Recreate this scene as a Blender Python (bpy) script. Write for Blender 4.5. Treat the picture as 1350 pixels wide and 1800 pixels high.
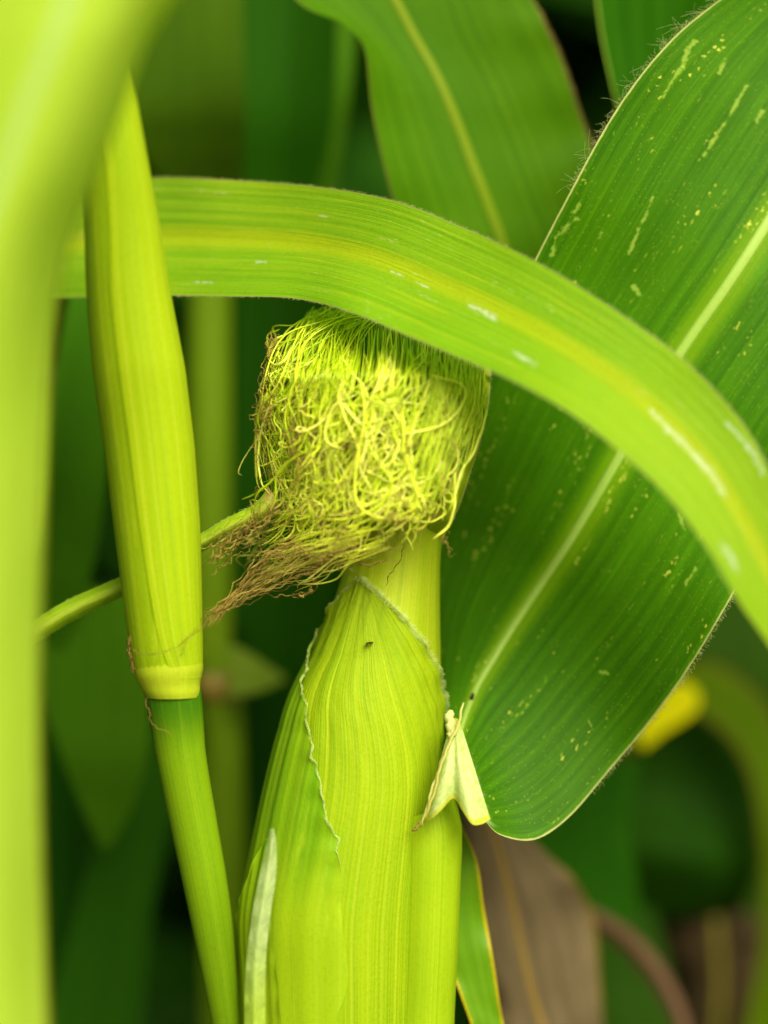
import bpy, math, random
import numpy as np
from mathutils import Vector
R = math.radians
random.seed(7); rng = np.random.default_rng(7)
scene = bpy.context.scene
for o in list(bpy.data.objects): bpy.data.objects.remove(o)

# ------------------------------------------------------------ camera, sky, sun, exposure
CD = 0.6375          # distance of the plane in focus
S = 0.00015          # metres per photo pixel on that plane
H0 = 1.15            # height of the camera above the soil
cam = bpy.data.cameras.new('camera'); camo = bpy.data.objects.new('camera', cam)
scene.collection.objects.link(camo); scene.camera = camo
camo.location = (0, -CD, H0); camo.rotation_euler = (R(90), 0, 0)
cam.sensor_fit = 'VERTICAL'; cam.sensor_height = 36; cam.lens = 85
cam.clip_start = 0.02; cam.clip_end = 200
cam.dof.use_dof = True; cam.dof.focus_distance = CD + 0.004; cam.dof.aperture_fstop = 2.9

world = bpy.data.worlds.new('World'); scene.world = world; world.use_nodes = True
wn = world.node_tree.nodes; wl = world.node_tree.links
bg = wn['Background']; sky = wn.new('ShaderNodeTexSky'); sky.sky_type = 'NISHITA'; sky.sun_disc = False
SUN = Vector((0.34, -0.86, 0.66)).normalized()
sky.sun_elevation = math.asin(SUN.z); sky.sun_rotation = math.atan2(SUN.x, SUN.y)
sky.air_density = 1.0; sky.dust_density = 3.0; sky.ozone_density = 0.6
tint = wn.new('ShaderNodeMix'); tint.data_type = 'RGBA'; tint.blend_type = 'MULTIPLY'; tint.inputs[0].default_value = 1
wl.new(sky.outputs[0], tint.inputs[6]); tint.inputs[7].default_value = (1.1, 1.0, .66, 1)      # thin warm haze over the sky
wl.new(tint.outputs[2], bg.inputs[0]); bg.inputs[1].default_value = 0.085
sl = bpy.data.lights.new('sun', 'SUN'); sl.energy = 4.3; sl.angle = R(40); sl.color = (1, .97, .82)
so = bpy.data.objects.new('sun', sl); scene.collection.objects.link(so)
so.rotation_euler = (-SUN).to_track_quat('-Z', 'Y').to_euler(); so.location = (0.5, -1, 3)
scene.view_settings.view_transform = 'Standard'; scene.view_settings.look = 'None'
scene.view_settings.gamma = 1; scene.view_settings.exposure = 0.62
scene.cycles.max_bounces = 10; scene.cycles.transmission_bounces = 8; scene.cycles.diffuse_bounces = 5
scene.cycles.use_denoising = True

# ------------------------------------------------------------ helpers
def P(px, py, d):
    """photo position + depth behind the plane of focus -> world metres"""
    k = (CD + d)/CD
    return np.array([(px-675)*S*k, d, H0 + (900-py)*S*k])

def crom(pts, n):
    p = np.array(pts, float)
    if len(p) == 2: return p[0] + (p[1]-p[0])*np.linspace(0, 1, n)[:, None]
    q = np.vstack([2*p[0]-p[1], p, 2*p[-1]-p[-2]])
    seg = np.linalg.norm(np.diff(p[:, :3] if p.shape[1] < 4 else p, axis=0), axis=1)+1e-9
    acc = np.r_[0, np.cumsum(seg)]; t = np.linspace(0, acc[-1], n)
    i = np.clip(np.searchsorted(acc, t, 'right')-1, 0, len(p)-2)
    f = ((t-acc[i])/seg[i])[:, None]
    a, b, c, d = q[i], q[i+1], q[i+2], q[i+3]
    return .5*((2*b)+(-a+c)*f+(2*a-5*b+4*c-d)*f**2+(-a+3*b-3*c+d)*f**3)

def mesh_obj(name, verts, faces, mat, parent=None, uvs=None, attrs=None, smooth=True):
    me = bpy.data.meshes.new(name)
    verts = np.asarray(verts, np.float32); faces = np.asarray(faces, np.int32)
    nv, nf, k = len(verts), len(faces), faces.shape[1]
    me.vertices.add(nv); me.vertices.foreach_set('co', verts.ravel())
    me.loops.add(nf*k); me.loops.foreach_set('vertex_index', faces.ravel())
    me.polygons.add(nf); me.polygons.foreach_set('loop_start', np.arange(0, nf*k, k, dtype=np.int32))
    me.polygons.foreach_set('loop_total', np.full(nf, k, np.int32))
    me.update(calc_edges=True); me.validate()
    if uvs is not None:
        uv = me.uv_layers.new(name='UVMap')
        uv.data.foreach_set('uv', np.asarray(uvs, np.float32)[faces.ravel()].ravel())
    for an, av in (attrs or {}).items():
        at = me.attributes.new(an, 'FLOAT', 'POINT'); at.data.foreach_set('value', np.asarray(av, np.float32))
    if smooth: me.polygons.foreach_set('use_smooth', np.ones(nf, bool))
    me.materials.append(mat)
    o = bpy.data.objects.new(name, me); scene.collection.objects.link(o)
    if parent is not None: o.parent = parent
    return o

def grid_faces(n, m, closed=False):
    f = []
    mm = m if closed else m-1
    for i in range(n-1):
        for j in range(mm):
            j2 = (j+1) % m
            f.append((i*m+j, i*m+j2, (i+1)*m+j2, (i+1)*m+j))
    return f

def tag(o, label=None, cat=None, group=None, kind=None):
    if label: o['label'] = label
    if cat: o['category'] = cat
    if group: o['group'] = group
    if kind: o['kind'] = kind
    return o

def empty(name, loc, label, cat, group=None):
    o = bpy.data.objects.new(name, None); scene.collection.objects.link(o)
    o.empty_display_size = .02; tag(o, label, cat, group)
    return o

def smooth_noise(n, octs, seed):
    r = np.random.default_rng(seed); t = np.linspace(0, 1, n); o = np.zeros(n)
    for f, a in octs: o += a*np.sin(2*np.pi*(f*t*(1+.2*r.random())+r.random()))
    return o

def ribbon_grid(rows, n, m, fold=0.0, bow=0.0, wave=None, seed=1):
    """rows: (Lx,Ly,Ld, Mx,My,Md, Rx,Ry,Rd) in photo px/depth."""
    A = np.array(rows, float)
    # spline in metric-like scale
    A2 = A.copy(); A2[:, [2, 5, 8]] /= S
    C = crom(A2, n); C[:, [2, 5, 8]] *= S
    v = np.linspace(0, 1, m)
    w0 = ((1-v)*(1-2*v))[None, :, None]; w1 = (4*v*(1-v))[None, :, None]; w2 = (v*(2*v-1))[None, :, None]
    G = C[:, None, 0:3]*w0 + C[:, None, 3:6]*w1 + C[:, None, 6:9]*w2
    G[:, :, 2] += fold*(1-np.abs(2*v-1))[None, :] + bow*(4*v*(1-v))[None, :]
    if wave:                                     # ruffled margins
        for side, (amp, freq) in enumerate(wave):
            e = (v if side else 1-v)**4
            t = np.linspace(0, 1, n)
            G[:, :, 2] += (amp*(np.sin(freq*2*np.pi*t+seed)+.5*np.sin(freq*3.7*np.pi*t+2*seed)))[:, None]*e[None, :]
    return G, v

def LR(rows):
    """(Lx,Ly,Rx,Ry,d) rows -> full rows with a middle halfway"""
    out = []
    for r in rows:
        lx, ly, rx, ry, d = r[:5]; md = r[5] if len(r) > 5 else 0
        out.append((lx, ly, d, (lx+rx)/2, (ly+ry)/2, d+md, rx, ry, d))
    return out

def ribbon(name, rows, n, m, mat, parent=None, **kw):
    G, v = ribbon_grid(rows, n, m, **kw)
    W = np.array([[P(*G[i, j]) for j in range(m)] for i in range(n)])
    u = np.linspace(0, 1, n)
    uv = np.array([(u[i], v[j]) for i in range(n) for j in range(m)])
    o = mesh_obj(name, W.reshape(-1, 3), grid_faces(n, m), mat, parent, uv)
    o_grid[o.name] = (G, W, u, v)
    return o
o_grid = {}
def uv_at(o, px, py):
    G, W, u, v = o_grid[o.name]
    d = (G[:, :, 0]-px)**2+(G[:, :, 1]-py)**2
    i, j = np.unravel_index(np.argmin(d), d.shape)
    return u[i], v[j]

def tube(name, rows, mat, parent=None, n=60, m=28, ribs=0, ribamp=0, ratio=1.0, extra=None):
    """rows (Lx,Ly,Rx,Ry,d): silhouette edges of a round stem"""
    A = np.array(rows, float); A[:, 4] /= S
    C = crom(A, n); C[:, 4] *= S
    V = []; UV = []
    for i in range(n):
        lx, ly, rx, ry, d = C[i]
        L = P(lx, ly, d); Rr = P(rx, ry, d); c = (L+Rr)/2; ax = (Rr-L)/2; r = np.linalg.norm(ax)
        for j in range(m+1):
            th = 2*np.pi*j/m
            k = 1 + (ribamp*abs(np.sin(ribs*th/2)) if ribs else 0)
            if extra: k += extra(i/(n-1), th)
            p = c + ax*np.sin(th)*k + np.array([0, -1, 0])*r*ratio*np.cos(th)*k
            V.append(p); UV.append((i/(n-1), j/m))
    return mesh_obj(name, V, grid_faces(n, m+1), mat, parent, UV)

def strands(name, items, mat, parent=None, sides=4):
    V = []; F = []; T = []; Vt = []
    base = 0
    for pts, r, tone in items:
        n = len(pts); d = np.gradient(pts, axis=0); d /= np.linalg.norm(d, axis=1)[:, None]+1e-12
        ref = np.array([.31, .87, .38]); a = np.cross(d, ref); a /= np.linalg.norm(a, axis=1)[:, None]+1e-9
        b = np.cross(d, a)
        t = np.linspace(0, 1, n); rr = r*np.clip(np.minimum(t*8+.5, (1-t)*7+.15), 0, 1)
        for s in range(sides):
            an = 2*np.pi*s/sides
            Vt.append(None)
            V.append(pts+(a*np.cos(an)+b*np.sin(an)*.6)*rr[:, None])
        blk = np.stack(V[-sides:], 1).reshape(-1, 3); del V[-sides:]; V.append(blk)
        i = np.arange(n-1)[:, None]*sides; j = np.arange(sides)[None, :]; j2 = (j+1) % sides
        f = np.stack([i+j, i+j2, i+sides+j2, i+sides+j], -1).reshape(-1, 4)+base
        F.append(f); base += n*sides
        tn = tone if np.ndim(tone) else np.full(n, tone)
        T.append(np.repeat(tn, sides))
    return mesh_obj(name, np.vstack(V), np.vstack(F), mat, parent, attrs={'tone': np.concatenate(T)})

# ------------------------------------------------------------ materials
class NT:
    def __init__(s, name):
        s.m = bpy.data.materials.new(name); s.m.use_nodes = True
        s.t = s.m.node_tree; s.t.nodes.clear(); s.out = s.t.nodes.new('ShaderNodeOutputMaterial')
    def n(s, typ, ins=None, **props):
        x = s.t.nodes.new(typ)
        for k, v in props.items(): setattr(x, k, v)
        for k, v in (ins or {}).items(): s.set(x.inputs[k], v)
        return x
    def set(s, inp, v):
        if hasattr(v, 'is_output'): s.t.links.new(v, inp)
        else:
            if inp.type == 'RGBA' and len(v) == 3: v = (*v, 1)
            inp.default_value = v
    def math(s, op, a, b=0.0, c=0.0, clamp=False):
        x = s.n('ShaderNodeMath', {0: a, 1: b, 2: c}, operation=op); x.use_clamp = clamp; return x.outputs[0]
    def mix(s, f, a, b, blend='MIX'):
        x = s.n('ShaderNodeMix', {0: f}, data_type='RGBA', blend_type=blend)
        s.set(x.inputs[6], a); s.set(x.inputs[7], b); return x.outputs[2]
    def step(s, x, lo, hi):
        r = s.n('ShaderNodeMapRange', {0: x, 1: lo, 2: hi, 3: 0., 4: 1.}, interpolation_type='SMOOTHSTEP'); return r.outputs[0]
    def noise(s, vec, scale, detail=2.0, rough=.5, dist=0.0):
        return s.n('ShaderNodeTexNoise', {'Vector': vec, 'Scale': scale, 'Detail': detail, 'Roughness': rough, 'Distortion': dist}).outputs[0]
    def scaled(s, vec, x, y, z=1.0, off=(0, 0, 0)):
        return s.n('ShaderNodeMapping', {'Vector': vec, 'Scale': (x, y, z), 'Location': off}).outputs[0]

def plant_mat(name, dark, light, vein=None, mid=None, midw=.02, band=None, bandw=.12, margin=None, marginw=.012,
              veins=60, along=3, trans=.35, rough=.42, spec=.35, specks=None, speck_amt=0.0, blotch=None, blotch_amt=.0,
              scars=None, scarcol=(.75, .8, .6), bump=.25, seed=0.0, vscale=1.0, uvgrad=None, bumpd=.0004, speckscale=1.0,
              translum=1.25, bandf=.62):
    N = NT(name)
    uv = N.n('ShaderNodeUVMap').outputs[0]
    obj = N.n('ShaderNodeTexCoord').outputs['Object']
    sep = N.n('ShaderNodeSeparateXYZ', {0: uv}); U, V = sep.outputs[0], sep.outputs[1]
    fine = N.noise(N.scaled(uv, along, veins*3.0, 1, (seed, seed*2, 0)), 1.0, 3, .6)
    med = N.noise(N.scaled(uv, along*.5, veins*.45, 1, (seed*3, seed, 0)), 1.0, 2, .5)
    big = N.noise(N.scaled(obj, 1, 1, 1, (seed, 0, 0)), 22.0, 3, .55)
    micro = N.noise(obj, 900.0, 2, .6)
    f = N.math('ADD', N.math('MULTIPLY', N.step(fine, .3, .7), .42), N.math('MULTIPLY', N.step(med, .3, .7), .33))
    f = N.math('ADD', f, N.math('MULTIPLY', N.step(big, .3, .7), .25))
    col = N.mix(f, dark, light)
    dm = N.math('ABSOLUTE', N.math('SUBTRACT', V, .5))
    if uvgrad:                                  # pigment change along the length
        for (c, a, b, *jj) in uvgrad: col = N.mix(N.step(N.math('ADD', U, N.math('MULTIPLY', N.math('SUBTRACT', med, .5), jj[0] if jj else .12)), a, b) if len(jj) < 2 else N.math('MULTIPLY', N.step(N.math('ADD', U, N.math('MULTIPLY', N.math('SUBTRACT', med, .5), jj[0])), a, b), jj[1]), col, c)
    if vein:
        wv = N.n('ShaderNodeTexWave', {'Vector': N.scaled(uv, .03, veins*.16, 1), 'Scale': 1.0, 'Distortion': 1.6, 'Detail': 1.0, 'Detail Scale': 2.0},
                 bands_direction='Y', wave_profile='SIN').outputs[1]
        wv = N.math('MULTIPLY', N.step(wv, .86, 1.0), N.step(med, .3, .62))
        col = N.mix(N.math('MULTIPLY', wv, .13), col, vein)
    if band:
        jit = N.math('ADD', dm, N.math('MULTIPLY', N.math('SUBTRACT', med, .5), bandw*.6))
        k = N.math('SUBTRACT', 1.0, N.step(jit, bandw*.25, bandw))
        col = N.mix(N.math('MULTIPLY', N.math('MULTIPLY', k, bandf), N.step(fine, .1, .55)), col, band)
    if mid:
        k = N.math('SUBTRACT', 1.0, N.step(dm, midw*.5, midw))
        col = N.mix(k, col, mid)
    if blotch:
        bl = N.noise(N.scaled(uv, 7, 26, 1, (seed*5, 0, 0)), 1.0, 4, .65)
        col = N.mix(N.math('MULTIPLY', N.step(bl, .55, .75), blotch_amt), col, blotch)
    if specks:
        wob = N.n('ShaderNodeTexNoise', {'Vector': N.scaled(uv, 260*speckscale, 90*speckscale, 1), 'Scale': 1.0, 'Detail': 2.0}).outputs[1]
        wob = N.n('ShaderNodeVectorMath', {0: wob, 1: (1.6, 1.6, 0)}, operation='MULTIPLY').outputs[0]
        vo = N.n('ShaderNodeTexVoronoi', {'Vector': N.n('ShaderNodeVectorMath', {0: N.scaled(uv, 170*speckscale, 66*speckscale, 1), 1: wob}, operation='ADD').outputs[0], 'Scale': 1.0, 'Randomness': 1.0}).outputs[0]
        msk = N.step(N.noise(N.scaled(uv, 9, 14, 1, (seed+3, 0, 0)), 1.0, 5, .75), .555, .64)
        k = N.math('MULTIPLY', N.math('SUBTRACT', 1.0, N.step(vo, .16, .36)), msk)
        # ragged scars lying along the veins
        sc = N.noise(N.scaled(uv, 46*speckscale, 170*speckscale, 1, (seed, 4, 0)), 1.0, 2, .7)
        k2 = N.math('MULTIPLY', N.step(sc, .66, .74), N.step(N.noise(N.scaled(uv, 8, 14, 1, (seed+8, 0, 0)), 1.0, 4, .7), .53, .62))
        k = N.math('MAXIMUM', k, k2)
        # faint dusty points over all the blade
        vo2 = N.n('ShaderNodeTexVoronoi', {'Vector': N.scaled(uv, 300*speckscale, 100*speckscale, 1), 'Scale': 1.0}).outputs[0]
        k = N.math('MAXIMUM', k, N.math('MULTIPLY', N.math('SUBTRACT', 1.0, N.step(vo2, .05, .17)), .4))
        col = N.mix(N.math('MULTIPLY', k, speck_amt), col, specks)
    for (u0, v0, u1, v1, w, asp) in (scars or []):
        # ragged streak between two spots of the blade, in units of its length (asp = length/width)
        au, av = u0*asp, v0; bu, bv = u1*asp, v1; L2 = (bu-au)**2+(bv-av)**2+1e-9
        pu = N.math('SUBTRACT', N.math('MULTIPLY', U, asp), au); pv = N.math('SUBTRACT', V, av)
        t = N.math('ADD', N.math('MULTIPLY', pu, (bu-au)/L2), N.math('MULTIPLY', pv, (bv-av)/L2), clamp=True)
        du = N.math('SUBTRACT', pu, N.math('MULTIPLY', t, bu-au)); dv = N.math('SUBTRACT', pv, N.math('MULTIPLY', t, bv-av))
        d = N.math('SQRT', N.math('ADD', N.math('MULTIPLY', du, du), N.math('MULTIPLY', dv, dv)))
        d = N.math('ADD', d, N.math('MULTIPLY', N.math('SUBTRACT', N.noise(N.scaled(uv, 22*asp, 30, 1), 1.0, 4, .75), .5), w*7))
        col = N.mix(N.math('MULTIPLY', N.math('SUBTRACT', 1.0, N.step(d, w*.05, w*1.1)), .6), col, scarcol)
    if margin:
        e = N.math('SUBTRACT', .5, dm)
        e = N.math('ADD', e, N.math('MULTIPLY', N.math('SUBTRACT', N.noise(N.scaled(uv, 90, 3, 1), 1.0, 2, .6), .5), marginw*.8))
        col = N.mix(N.math('SUBTRACT', 1.0, N.step(e, marginw*.4, marginw)), col, margin)
    col = N.mix(N.math('MULTIPLY', N.math('SUBTRACT', micro, .5), .35), col, (0, 0, 0))
    h = N.math('ADD', N.math('MULTIPLY', fine, .6), N.math('MULTIPLY', med, .8))
    h = N.math('ADD', h, N.math('MULTIPLY', micro, .25))
    bp = N.n('ShaderNodeBump', {'Strength': bump, 'Distance': bumpd, 'Height': h}).outputs[0]
    pr = N.n('ShaderNodeBsdfPrincipled', {'Base Color': col, 'Roughness': rough, 'Specular IOR Level': spec*.5, 'Normal': bp})
    if trans > 0:
        tc = N.mix(1.0, col, (translum, translum*.98, translum*.5), 'MULTIPLY')
        tr = N.n('ShaderNodeBsdfTranslucent', {'Color': tc, 'Normal': bp})
        mx = N.n('ShaderNodeMixShader', {0: trans, 1: pr.outputs[0], 2: tr.outputs[0]})
        N.t.links.new(mx.outputs[0], N.out.inputs[0])
    else: N.t.links.new(pr.outputs[0], N.out.inputs[0])
    return N.m

def silk_mat(name, stops, trans=.35, rough=.35):
    N = NT(name)
    tone = N.n('ShaderNodeAttribute', attribute_name='tone').outputs['Fac']
    r = N.n('ShaderNodeValToRGB', {0: tone}); cr = r.color_ramp
    while len(cr.elements) < len(stops): cr.elements.new(.5)
    for e, (p, c) in zip(cr.elements, stops): e.position = p; e.color = (*c, 1)
    obj = N.n('ShaderNodeTexCoord').outputs['Object']
    nz = N.noise(obj, 450.0, 2, .6)
    col = N.mix(N.math('MULTIPLY', nz, .2), r.outputs[0], (.5, .5, .2), 'MULTIPLY')
    pr = N.n('ShaderNodeBsdfPrincipled', {'Base Color': col, 'Roughness': rough, 'Specular IOR Level': .4})
    tr = N.n('ShaderNodeBsdfTranslucent', {'Color': col})
    mx = N.n('ShaderNodeMixShader', {0: trans, 1: pr.outputs[0], 2: tr.outputs[0]})
    N.t.links.new(mx.outputs[0], N.out.inputs[0]); return N.m

def soil_mat():
    N = NT('soil'); obj = N.n('ShaderNodeTexCoord').outputs['Object']
    a = N.noise(obj, 6.0, 8, .7)
    col = N.mix(a, (.018, .012, .006), (.07, .05, .03))
    bp = N.n('ShaderNodeBump', {'Strength': .8, 'Distance': .02, 'Height': N.noise(obj, 25.0, 6, .7)}).outputs[0]
    pr = N.n('ShaderNodeBsdfPrincipled', {'Base Color': col, 'Roughness': .95, 'Normal': bp})
    N.t.links.new(pr.outputs[0], N.out.inputs[0]); return N.m

# ------------------------------------------------------------ ground
gx = np.linspace(-40, 40, 81)
gv = [(x, y, .012*math.sin(x*8.3)*math.cos(y*2.1)-.02) for x in gx for y in gx]
g = mesh_obj('ground', gv, grid_faces(81, 81), soil_mat()); tag(g, kind='structure')

# ------------------------------------------------------------ the plant with the ear
plant = empty('corn_plant', (0, 0, 0), 'corn plant bearing the pale husked ear with silk and the broad dark green leaf', 'corn plant')

husk_m = plant_mat('husk_green', (.19, .35, .004), (.39, .52, .007), vein=(.68, .76, .07), veins=64, along=1.4, trans=.28, rough=.5,
                   spec=.2, bump=.7, bumpd=.0007, seed=1.3, translum=1.1, blotch=(.22, .46, .01), blotch_amt=.55)
core_m = plant_mat('husk_inner', (.32, .46, .008), (.50, .60, .02), vein=(.70, .75, .10), veins=70, along=1.2, trans=.28, rough=.45,
                   spec=.25, bump=.5, seed=4.1)
huskg_m = plant_mat('husk_outer', (.12, .30, .004), (.28, .45, .006), vein=(.45, .62, .04), veins=44, along=1.3, trans=.25, rough=.5,
                    spec=.25, bump=.45, seed=2.2, blotch=(.45, .6, .02), blotch_amt=.4, uvgrad=[((.29, .44, .006), .36, .50)])
pale_m = plant_mat('husk_margin_pale', (.46, .60, .12), (.68, .76, .34), veins=14, along=12, trans=.4, rough=.6, bump=.6, seed=9)
sheath_m = plant_mat('sheath_main', (.20, .36, .004), (.36, .51, .007), vein=(.5, .60, .03), veins=40, along=1, trans=.2, rough=.5, spec=.25, bump=.4, seed=6)

prof = np.array([(560, 700, 790), (620, 688, 800), (700, 668, 808), (800, 648, 802), (900, 624, 786), (960, 610, 777), (1010, 600, 775),
                 (1060, 583, 775), (1110, 564, 776), (1150, 548, 777), (1215, 514, 778), (1280, 493, 780), (1380, 467, 775), (1490, 444, 765),
                 (1600, 424, 755), (1700, 428, 748), (1800, 434, 742), (1900, 448, 735), (2000, 480, 728), (2120, 560, 722), (2200, 640, 716)], float)
profs = crom(prof, 600)
for q in (1, 2):
    pad = np.r_[[profs[0, q]]*14, profs[:, q], [profs[-1, q]]*14]; profs[:, q] = np.convolve(pad, np.hanning(31)[1:-1]/np.hanning(31).sum(), 'valid')[:600]
ys = profs[:, 0]
def ear_pt(y, th, off=0.0):
    xl = np.interp(y, ys, profs[:, 1]); xr = np.interp(y, ys, profs[:, 2])
    cx, w = (xl+xr)/2, (xr-xl)/2
    dc = .020
    return P(cx, y, dc) + np.array([math.sin(th)*(w*S+off), -math.cos(th)*(w*S*.9+off), 0])
def ear_theta(y, x):
    xl = np.interp(y, ys, profs[:, 1]); xr = np.interp(y, ys, profs[:, 2])
    return math.asin(max(-1, min(1, (x-(xl+xr)/2)/((xr-xl)/2))))

V = []; UV = []
n, m = 170, 64
for i in range(n):
    y = 560+(2200-560)*i/(n-1)
    for j in range(m+1):
        th = -math.pi+2*math.pi*j/m
        rib = .00016*math.sin(th*23+.6*math.sin(y*.01))+.0001*math.sin(th*57)
        V.append(ear_pt(y, th, rib)); UV.append((i/(n-1), j/m))
ear = mesh_obj('ear', V, grid_faces(n, m+1), core_m, plant, UV)
tag(ear, 'pale yellow green ear of corn wrapped in ribbed husk')

def thin_out(m, amt):
    """a membrane one can partly see through"""
    t = m.node_tree; out = [x for x in t.nodes if x.type == 'OUTPUT_MATERIAL'][0]; src = out.inputs[0].links[0].from_socket
    tc = t.nodes.new('ShaderNodeTexCoord'); nz = t.nodes.new('ShaderNodeTexNoise'); nz.inputs['Scale'].default_value = 500
    t.links.new(tc.outputs['Object'], nz.inputs['Vector'])
    mr = t.nodes.new('ShaderNodeMapRange'); t.links.new(nz.outputs[0], mr.inputs[0]); mr.inputs[1].default_value = .35; mr.inputs[2].default_value = .65
    mr.inputs[3].default_value = amt; mr.inputs[4].default_value = amt*.35
    tp = t.nodes.new('ShaderNodeBsdfTransparent'); mx = t.nodes.new('ShaderNodeMixShader')
    t.links.new(mr.outputs[0], mx.inputs[0]); t.links.new(src, mx.inputs[1]); t.links.new(tp.outputs[0], mx.inputs[2]); t.links.new(mx.outputs[0], out.inputs[0])
thin_out(pale_m, .75)
def husk_patch(name, left, right, y0, y1, off, mat, n=150, m=44, wav=(0, 0), lift=.0012, seed=0, fade=0, conv=False):
    """left/right: lists (y, x or theta tuple) bounding a layer wrapped round the ear"""
    def bound(tab, y):
        t = [(yy, (v[0] if isinstance(v, tuple) else ear_theta(yy, v))) for yy, v in tab]
        return np.interp(y, [a for a, _ in t], [b for _, b in t])
    yy_ = y0+(y1-y0)*(np.arange(n)/(n-1))**1.15
    def smooth(b):
        o = b.copy()
        for i_ in range(n):
            w_ = min(i_, n-1-i_, 9); o[i_] = b[i_-w_:i_+w_+1].mean()
        return o
    bA, bB = smooth(bound(left, yy_)), smooth(bound(right, yy_))
    r = np.random.default_rng(seed); ph = r.random(8)*6.28
    V = []; UV = []; eL = []; eR = []; kx = np.arange(900, 2300, 13)+r.normal(0, 3, 108); kv = r.uniform(-1, 1, 108)*(r.random(108)*.8+.3)
    for i in range(n):
        y = y0+(y1-y0)*(i/(n-1))**1.15
        a, b = bA[i], bB[i]
        wv = 1.6*float(np.interp(y, kx, kv))*max(0, min(1, (1540-y)/80))
        for j in range(m):
            v = j/(m-1); th = a+(b-a)*v+wav[1]*wv*v**8+wav[0]*wv*(1-v)**8
            e = min(v, 1-v)
            o = off*1+lift*(1 if not fade else max(0,1-max(0,y-fade)/120))*math.exp(-e*14)*(.5+.35*math.sin(y*.11+ph[3]))+.00018*math.sin(th*19+ph[4]+.5*math.sin(y*.008))+.00012*math.sin(th*47+ph[5])
            p = ear_pt(y, th, o); V.append(p); UV.append(((y-1000)/1200, v*.8 if conv else th/5.2+.5))
            if j == 0: eL.append(p)
            if j == m-1: eR.append(p)
    o = mesh_obj(name, V, grid_faces(n, m), mat, ear, UV)
    return o, np.array(eL), np.array(eR)

# front husk leaf, its pointed tip under the silk
hA, eL, eR = husk_patch('husk_leaf', [(1012, 634), (1030, 617), (1060, 588), (1090, (-1.55,)), (1200, (-2.3,)), (2200, (-2.6,))],
           [(1012, 637), (1030, 655), (1055, 688), (1090, 716), (1120, 738), (1150, 755), (1180, 768), (1230, (1.5,)), (1350, (1.9,)), (2200, (2.2,))],
           1012, 2190, .0006, husk_m, n=220, conv=True, seed=3, wav=(.0, .006))
tag(hA, 'front husk leaf with a pale frayed pointed tip')
def frayed_rim(pts, w, name, seed, i1, jag=1.0):
    """pale membranous margin standing on the edge of a husk leaf"""
    r = np.random.default_rng(seed); pts = crom(pts[:i1], 220); n = len(pts); V = []; UV = []
    d = np.gradient(pts, axis=0); d /= np.linalg.norm(d, axis=1)[:, None]+1e-12
    side = np.cross(d, np.array([0, -1, 0])); side /= np.linalg.norm(side, axis=1)[:, None]+1e-9
    t = np.linspace(0, 1, n)
    ww = w*(.65+.22*np.interp(t, np.linspace(0, 1, 80), r.uniform(-1, 1, 80))+.16*r.standard_normal(n))*np.clip((1-t)*6, .15, 1)
    lat = .00030*jag*np.interp(t, np.linspace(0, 1, 30), r.uniform(-1, 1, 30))
    for i in range(n):
        c = pts[i]+np.array([0, -.0003, 0])+side[i]*lat[i]
        for k in range(4):
            s = (k/3-.5)*ww[i]; V.append(c+side[i]*s+np.array([0, -.0002*math.sin(k/3*math.pi), 0])); UV.append((i/n, k/3))
    return mesh_obj(name, V, grid_faces(n, 4), pale_m, ear, UV)
frayed_rim(np.array(eR), .0030, 'husk_margin', 1, 62, .35)
frayed_rim(np.array(eL), .0010, 'husk_margin', 2, 20, .8)

hB, eL, eR = husk_patch('husk_leaf', [(1105, (-1.5,)), (1150, (-2.0,)), (2200, (-2.7,))],
           [(1105, 566), (1130, 556), (1160, 548), (1200, 541), (1250, 547), (1320, 557), (1370, 570), (1400, 578), (1480, 600), (1700, 618), (2200, 640)],
           1105, 2190, .0012, huskg_m, n=300, seed=5, wav=(0, .034), lift=.0012, fade=1450)
tag(hB, 'greener side husk leaf with a crinkled pale edge')
frayed_rim(np.array(eR), .0009, 'husk_margin', 3, 130, 1.2)
hC, eL, eR = husk_patch('husk_leaf', [(1462, 478), (1500, 458), (1560, 440), (1620, (-1.6,)), (2200, (-2.0,))],
           [(1462, 482), (1530, 490), (1700, 501), (1800, 508), (2200, 560)], 1462, 2190, .0020, huskg_m, seed=8, lift=.0006)
tag(hC, 'short outer husk leaf at the lower left of the ear')
# folded whitish tongue on that short husk leaf
tongue = ribbon('husk_margin', LR([(474, 1458, 482, 1456, -.012), (466, 1500, 486, 1490, -.0125), (455, 1545, 485, 1540, -.013), (443, 1610, 476, 1605, -.0135),
        (434, 1680, 468, 1680, -.013), (430, 1750, 466, 1750, -.013), (430, 1830, 468, 1830, -.013), (434, 1950, 476, 1950, -.012)]), 60, 9,
        plant_mat('husk_tongue', (.36, .52, .14), (.58, .68, .34), veins=5, along=30, trans=.35, rough=.6, bump=1.0, seed=3, bumpd=.0008,
                  uvgrad=[((.40, .55, .06), .3, .7)]), ear, fold=-.0030, wave=[(.0005, 9), (.0004, 11)])
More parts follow.
